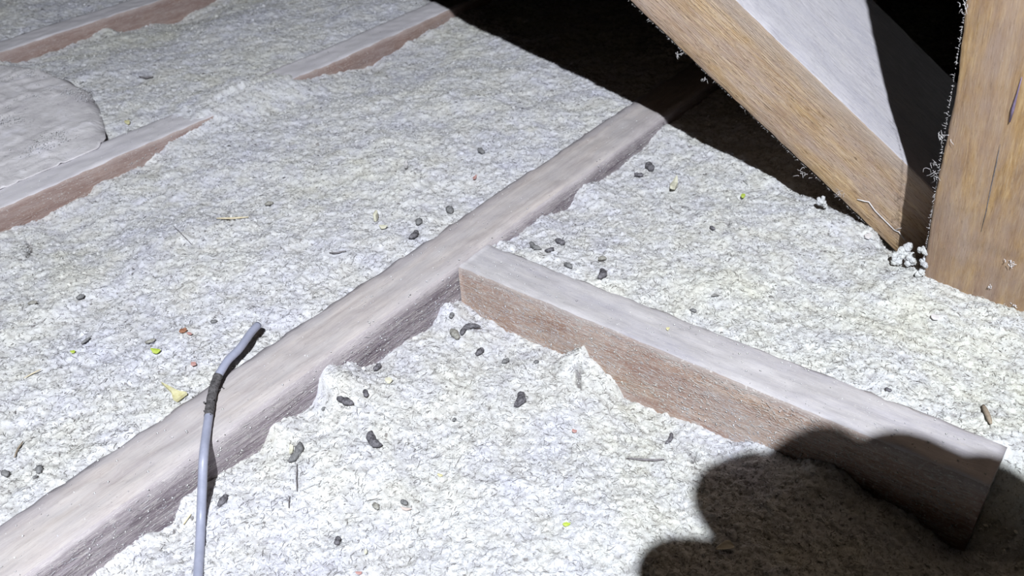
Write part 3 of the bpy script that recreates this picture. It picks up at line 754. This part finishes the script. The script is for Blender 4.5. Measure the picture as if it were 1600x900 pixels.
# ------------------------------------------------------------------ plastic sheet
outl = [(-160,90),(0,97),(40,100),(75,106),(110,120),(140,140),(154,165),(161,190),(166,217),(154,233),(124,246),(62,272),(0,299),(-160,369)]
OP = np.array([onz(px, py, .0)[:2] for px, py in outl])
def in_poly(x, y, P):
    c = np.zeros(x.shape, bool); n = len(P)
    for i in range(n):
        x1, y1 = P[i]; x2, y2 = P[(i+1) % n]
        cond = ((y1 > y) != (y2 > y)) & (x < (x2-x1)*(y-y1)/(y2-y1+1e-12)+x1); c ^= cond
    return c
gx2 = np.arange(OP[:, 0].min(), OP[:, 0].max(), .010); gy2 = np.arange(OP[:, 1].min(), OP[:, 1].max(), .010)
X, Y = np.meshgrid(gx2, gy2, indexing='ij')
kc = in_poly((X[:-1, :-1]+X[1:, 1:])/2, (Y[:-1, :-1]+Y[1:, 1:])/2, OP)
idx = np.arange(X.size).reshape(X.shape); Q = np.stack([idx[:-1, :-1], idx[1:, :-1], idx[1:, 1:], idx[:-1, 1:]], -1)[kc]
used = np.unique(Q); rem = np.zeros(X.size, int); rem[used] = np.arange(len(used)); x = X.ravel()[used]; y = Y.ravel()[used]
# pull stair-stepped border verts onto the outline
edges = np.sort(np.concatenate([rem[Q][:, [0, 1]], rem[Q][:, [1, 2]], rem[Q][:, [2, 3]], rem[Q][:, [3, 0]]]), 1)
ue, cnt = np.unique(edges, axis=0, return_counts=True); bv = np.unique(ue[cnt == 1])
for i in bv:
    p = np.array([x[i], y[i]]); bd = None
    for a, b_ in zip(OP, np.roll(OP, -1, 0)):
        t = np.clip((p-a).dot(b_-a)/((b_-a)**2).sum(), 0, 1); q = a+t*(b_-a); dd = ((p-q)**2).sum()
        if bd is None or dd < bd[0]: bd = (dd, q)
    x[i], y[i] = bd[1]
w_ = N2(x*5, y*5)*2
fl_ = np.clip((-2.25-x)/.05, .25, 1); z = np.maximum(hgt(x, y, False)+.004, .0025)
z = z+fl_*(.004*np.abs(N1(x*9+w_, y*9)-.5)*2+.008*np.abs(N3(x*22+w_, y*14)-.5)+.004*np.abs(N4(x*60+w_, y*45)-.5))
bd_ = np.full(len(x), 9.)
for a, b_ in zip(OP, np.roll(OP, -1, 0)):
    t = np.clip(((x-a[0])*(b_-a)[0]+(y-a[1])*(b_-a)[1])/((b_-a)**2).sum(), 0, 1)
    bd_ = np.minimum(bd_, np.hypot(x-a[0]-t*(b_-a)[0], y-a[1]-t*(b_-a)[1]))
e_ = np.exp(-(bd_/.018)**2)*np.clip((-2.26-x)/.05, 0, 1); z = z*(1-e_)+(np.where(x < -2.215, hgt(x, y, False), .002)+.001)*e_
z += .012*np.maximum(0, .06-np.abs(N5(x*7+w_, y*16)-.5))*8*(1-e_)
sheet = make_mesh('plastic_sheet', np.stack([x, y, z], 1), rem[Q], M_sheet)
md = sheet.modifiers.new('thickness', 'SOLIDIFY'); md.thickness = .0006
tag(sheet, 'dusty crumpled clear plastic sheet on the insulation at the far left', 'sheet')
def gsheet(n):
    a = rng.uniform(OP[:, 0].min(), OP[:, 0].max(), n*4); b_ = rng.uniform(OP[:, 1].min(), OP[:, 1].max(), n*4)
    k = in_poly(a, b_, OP) & (a < -2.29) & (N1(a*9+3, b_*9)+.5*(N3(a*40, b_*40)-.5)+.35*(rng.random(len(a))-.5) > .60); a = a[k][:n]; b_ = b_[k][:n]
    a = np.resize(a, n); b_ = np.resize(b_, n)
    return np.stack([a, b_, np.maximum(hgt(a, b_, False)+.004, .002)+.009], 1)
crumbs('insulation_crumbs', 7000, gsheet, None, 'off-white crumbs scattered on the plastic sheet')

# ------------------------------------------------------------------ fluff, webs, clumps round strut and post
def tuft(name, centre, spread, n, rad, mat, lab, cat='cobweb', seed=0, hang=0., step=.24):
    rr = np.random.default_rng(seed); parts = []
    for k in range(n):
        p = np.array([0., 0, 0])+rr.normal(0, .5, 3)*spread; d = nrm(rr.normal(0, 1, 3)-np.array([0, 0, hang])); P = [p]
        for s_ in range(5):
            d = nrm(d+rr.normal(0, .55, 3)-np.array([0, 0, hang*.3])); p = p+d*spread*step; P.append(p)
        parts.append(tube(P, np.linspace(.7, .3, 6)*rad, 4))
    V, Fc = join(parts)
    o = make_mesh(name, V, Fc, mat, M=Matrix.Translation(Vector(np.asarray(centre)*S))); return tag(o, lab, cat)
def on_strut(px, py, off=.002):
    d = ray(px, py); t = (G-CAM).dot(sn)/d.dot(sn); return CAM+d*t+sn*off
def on_post(px, py, off=.002):
    pn = np.cross(pd, [1., 0, 0]); pn = pn if pn[1] < 0 else -pn
    d = ray(px, py); t = (PB-CAM).dot(pn)/d.dot(pn); return CAM+d*t+pn*off
tuft('cobweb_tuft', on_post(1461, 262), .014, 12, .0005, M_web, 'stringy white cobweb tuft sticking out left of the post', seed=1)
tuft('cobweb_tuft', on_post(1474, 212), .010, 8, .0007, M_web, 'small grey cobweb wisp higher up on the post edge', seed=2)
tuft('cobweb_tuft', on_post(1504, 8), .009, 8, .0007, M_web, 'cobweb wisp on the post edge near the top border', seed=3)
tuft('cobweb_tuft', on_strut(1061, 84), .007, 14, .0007, M_web, 'fluffy white tuft under the upper strut edge', seed=4, hang=.6)
tuft('cobweb_tuft', on_strut(1101, 121), .006, 8, .0006, M_web, 'second smaller tuft on the strut edge, below the fluffy one', seed=5, hang=.9)
tuft('cobweb_tuft', on_strut(1258, 270), .012, 9, .0007, M_web, 'forked white tuft hanging from the lower strut edge', seed=6, hang=.6)
tuft('cobweb_tuft', on_strut(1314, 300, .004), .012, 14, .0005, M_web, 'round white web on the strut face near its foot', seed=7)
P = [on_strut(px, py, .003) for px, py in ((1340,310),(1352,313),(1358,314),(1368,328),(1380,340),(1392,352),(1398,358),(1405,361),(1412,370),(1417,376))]
V, Fc = tube(P, np.full(len(P), .0012), 5); V2_, F2_ = tube([P[6], P[6]+(on_strut(1410,353,.006)-P[6])], np.array([.001, .0004]), 4); V, Fc = join([(V, Fc), (V2_, F2_)])
tag(make_mesh('web_thread', V, Fc, M_web), 'long white web thread running down the strut face', 'cobweb')
# fuzz along the shaded edge of the post and the lower strut edge
def fuzz(name, f, n, ln, lab, outward):
    parts = []
    for k in range(n):
        p = f(rng.random()); d = nrm(outward+rng.normal(0, .6, 3)); l = ln*rng.lognormal(0, .5)
        parts.append(tube([p, p+d*l*.5+rng.normal(0, .15, 3)*l, p+d*l], np.array([.0004, .0003, .0002]), 3))
    V, Fc = join(parts); return V, Fc
V, Fc = fuzz('wood_fuzz', lambda t: PB+pd*(t*.6), 260, .0022, '', np.array([-.8, -.3, 0]))
o = make_mesh('wood_fuzz', V, Fc, M_web); tag(o, 'hairy pale fuzz along the left edge of the post', 'fuzz', kind='stuff')
V, Fc = fuzz('wood_fuzz', lambda t: SA+(G-SA)*t, 220, .0018, '', -sw+sn*.3)
o = make_mesh('wood_fuzz', V, Fc, M_web); tag(o, 'hairy pale fuzz along the lower edge of the strut', 'fuzz', kind='stuff')

def clump(px, py, r, base, lab, seed, mat=M_insul):
    rr = np.random.default_rng(seed); V = []; Fc = []; parts = []
    for k in range(9):
        c = rr.normal(0, .42, 3)*r; n1, n2 = 7, 9; q = r*rr.uniform(.35, .62); vv = []
        for i in range(n1+1):
            for j in range(n2):
                th_ = math.pi*i/n1; ph = 2*math.pi*j/n2; rad_ = q*(1+.35*(rr.random()-.5))
                vv.append(c+rad_*np.array([math.sin(th_)*math.cos(ph), math.sin(th_)*math.sin(ph), math.cos(th_)]))
        parts.append((vv, [[i*n2+j, (i+1)*n2+j, (i+1)*n2+(j+1) % n2, i*n2+(j+1) % n2] for i in range(n1) for j in range(n2)]))
    V, Fc = join(parts)
    o = make_mesh('insulation_clump', V, Fc, mat, smooth=False, M=Matrix.Translation(Vector(base*S)), attr=np.clip(rr.normal(.6, .15, len(V)), 0, 1))
    return tag(o, lab, 'clump', 'insulation clumps in the gap between strut and post')
gz = PB[1]
clump(1413, 388, .013, ony(1414, 389, gz+.035), 'insulation clump nearest the strut foot in the gap beside the post', 1)
clump(1426, 408, .013, ony(1426, 408, gz+.020), 'lower middle insulation clump in the gap left of the post', 2)
clump(1444, 391, .010, ony(1443, 390, gz-.004), 'insulation clump stuck to the post edge, topmost', 3)
clump(1446, 411, .010, ony(1446, 410, gz-.006), 'insulation clump at the post corner under the topmost one', 4)
clump(1404, 400, .012, ony(1403, 402, gz+.02), 'leftmost insulation clump at the foot of the strut', 5)
clump(1440, 424, .011, ony(1440, 425, gz-.01), 'lowest insulation clump at the very base of the post', 7)
clump(1292, 310, .012, onz(1290, 309, .0)-np.array([0, .02, 0]), 'insulation clump clinging to the lower edge of the strut', 6)

# white lint and chalk line on the post
for (px, py, r, lab, sd_) in ((1582,410,.007,'largest white lint spot on the post face',1),(1547,447,.003,'small white lint speck low on the post',2),(1585,477,.0035,'white speck at the lower right of the post face',3)):
    tuft('lint_spot', on_post(px, py, .0015), r, 10, .0012, M_web, lab, 'lint', seed=20+sd_, step=.22)
P = [on_post(px, py, .0008) for px, py in ((1597,120),(1590,145),(1583,170),(1578,190))]
V, Fc = tube(P, np.array([.0006, .0012, .0026, .0012]), 5); 
tag(make_mesh('ink_mark', V, Fc, M_chalk, parent=None), 'violet ink streak on the upper post face', 'mark')
# drying crack down the post face
P = [on_post(px, py, .0002) for px, py in ((1563,225),(1556,260),(1549,290),(1541,330),(1533,362))]
V, Fc = tube(P, np.array([.0002, .0009, .0007, .0009, .0002]), 5)
o = make_mesh('drying_crack', V, Fc, M_twig); o.parent = post; o.matrix_parent_inverse = post.matrix_world.inverted()
o['label'] = 'dark drying crack'

# ------------------------------------------------------------------ the photographer's hand and phone (above the frame, casting the rounded shadow)
AX = nrm(CAM-LIGHT); U = nrm(R[:, 0]-AX*AX.dot(R[:, 0])); Wd = np.cross(AX, U)
def hp(u_, w_, a_=0.): return CAM*S+U*u_+Wd*w_+AX*a_      # metres
def skinned(name, chains, mat, levels=2):
    """chains: list of [(point, radius)...]; the first chain is the root; others start at an existing index"""
    vs, es, rs = [], [], []
    for start, ch in chains:
        prev = start
        for p, r in ch:
            vs.append(tuple(p)); rs.append(r)
            if prev is not None: es.append((prev, len(vs)-1))
            prev = len(vs)-1
    me = bpy.data.meshes.new(name); me.from_pydata(vs, es, []); me.materials.append(mat)
    o = bpy.data.objects.new(name, me); col.objects.link(o)
    md = o.modifiers.new('skin', 'SKIN'); md.use_smooth_shade = True
    for i, r in enumerate(rs): me.skin_vertices[0].data[i].radius = (r, r)
    me.skin_vertices[0].data[0].use_root = True
    sb = o.modifiers.new('sub', 'SUBSURF'); sb.levels = levels; sb.render_levels = levels
    return o
hand = bpy.data.objects.new('hand', None); col.objects.link(hand); hand.location = Vector(hp(.12, -.02)); hand.empty_display_size = .02
tag(hand, 'right hand, gloved in added dark brown to deepen its shadow, gripping the phone above the view, casting the rounded shadow', 'hand')
palm = skinned('added_glove', [
    (None, [(hp(.190, .035, -.02), .036), (hp(.155, .002, -.018), .048), (hp(.118, -.022, -.015), .052)]),
    (2, [(hp(.084, -.048, -.010), .028), (hp(.067, -.068, .000), .0235), (hp(.075, -.062, .018), .0165), (hp(.073, -.046, .022), .013)]),   # index
    (2, [(hp(.106, -.058, -.008), .028), (hp(.096, -.077, .000), .0225), (hp(.097, -.066, .020), .0160), (hp(.094, -.050, .026), .013)]),   # middle
    (1, [(hp(.132, -.053, -.008), .028), (hp(.118, -.075, .000), .0220), (hp(.121, -.062, .020), .0155), (hp(.118, -.048, .026), .013)]),   # ring
    (1, [(hp(.158, -.044, -.008), .026), (hp(.149, -.064, .000), .0210), (hp(.146, -.054, .018), .0145), (hp(.143, -.040, .024), .012)]),   # little
    (2, [(hp(.088, -.022, -.020), .024), (hp(.064, -.027, -.014), .0190), (hp(.043, -.034, -.008), .0185), (hp(.029, -.027, -.004), .013)]),   # thumb
], M_added_glove)
palm.parent = hand; palm.matrix_parent_inverse = Matrix.Translation(-hand.location)
arm = skinned('forearm_sleeve', [(None, [(hp(.180, .030, -.022), .034), (hp(.235, .090, -.05), .042), (hp(.30, .17, -.09), .050)])], M_sleeve)
arm.parent = hand; arm.matrix_parent_inverse = Matrix.Translation(-hand.location)
# phone: landscape, lens at its left end, camera looks out of the lens
ph = bpy.data.objects.new('mobile_phone', None); col.objects.link(ph)
PM = Matrix.Identity(4)
for i in range(3):
    PM[i][0] = R[i, 0]; PM[i][1] = -R[i, 1]; PM[i][2] = -R[i, 2]; PM[i][3] = CAM[i]*S
ph.matrix_world = PM; tag(ph, 'dark phone held level above the insulation', 'phone')
import bmesh
def rbox(name, x0, x1, y0, y1, z0, z1, bv, mat):
    bm = bmesh.new(); bmesh.ops.create_cube(bm, size=1)
    for v_ in bm.verts: v_.co = Vector(((x0+x1)/2+v_.co.x*(x1-x0), (y0+y1)/2+v_.co.y*(y1-y0), (z0+z1)/2+v_.co.z*(z1-z0)))
    bmesh.ops.bevel(bm, geom=bm.edges[:], offset=bv, segments=3, affect='EDGES')
    me = bpy.data.meshes.new(name); bm.to_mesh(me); bm.free(); me.materials.append(mat)
    o = bpy.data.objects.new(name, me); col.objects.link(o); o.parent = ph; return o
rbox('body', -.014, .136, -.060, .014, .004, .013, .003, M_phone)
rbox('screen', -.011, .133, -.057, .011, .0128, .0135, .0002, M_glass)
rbox('lens_surround', -.012, .022, -.022, .012, .0025, .0045, .0008, M_phone)
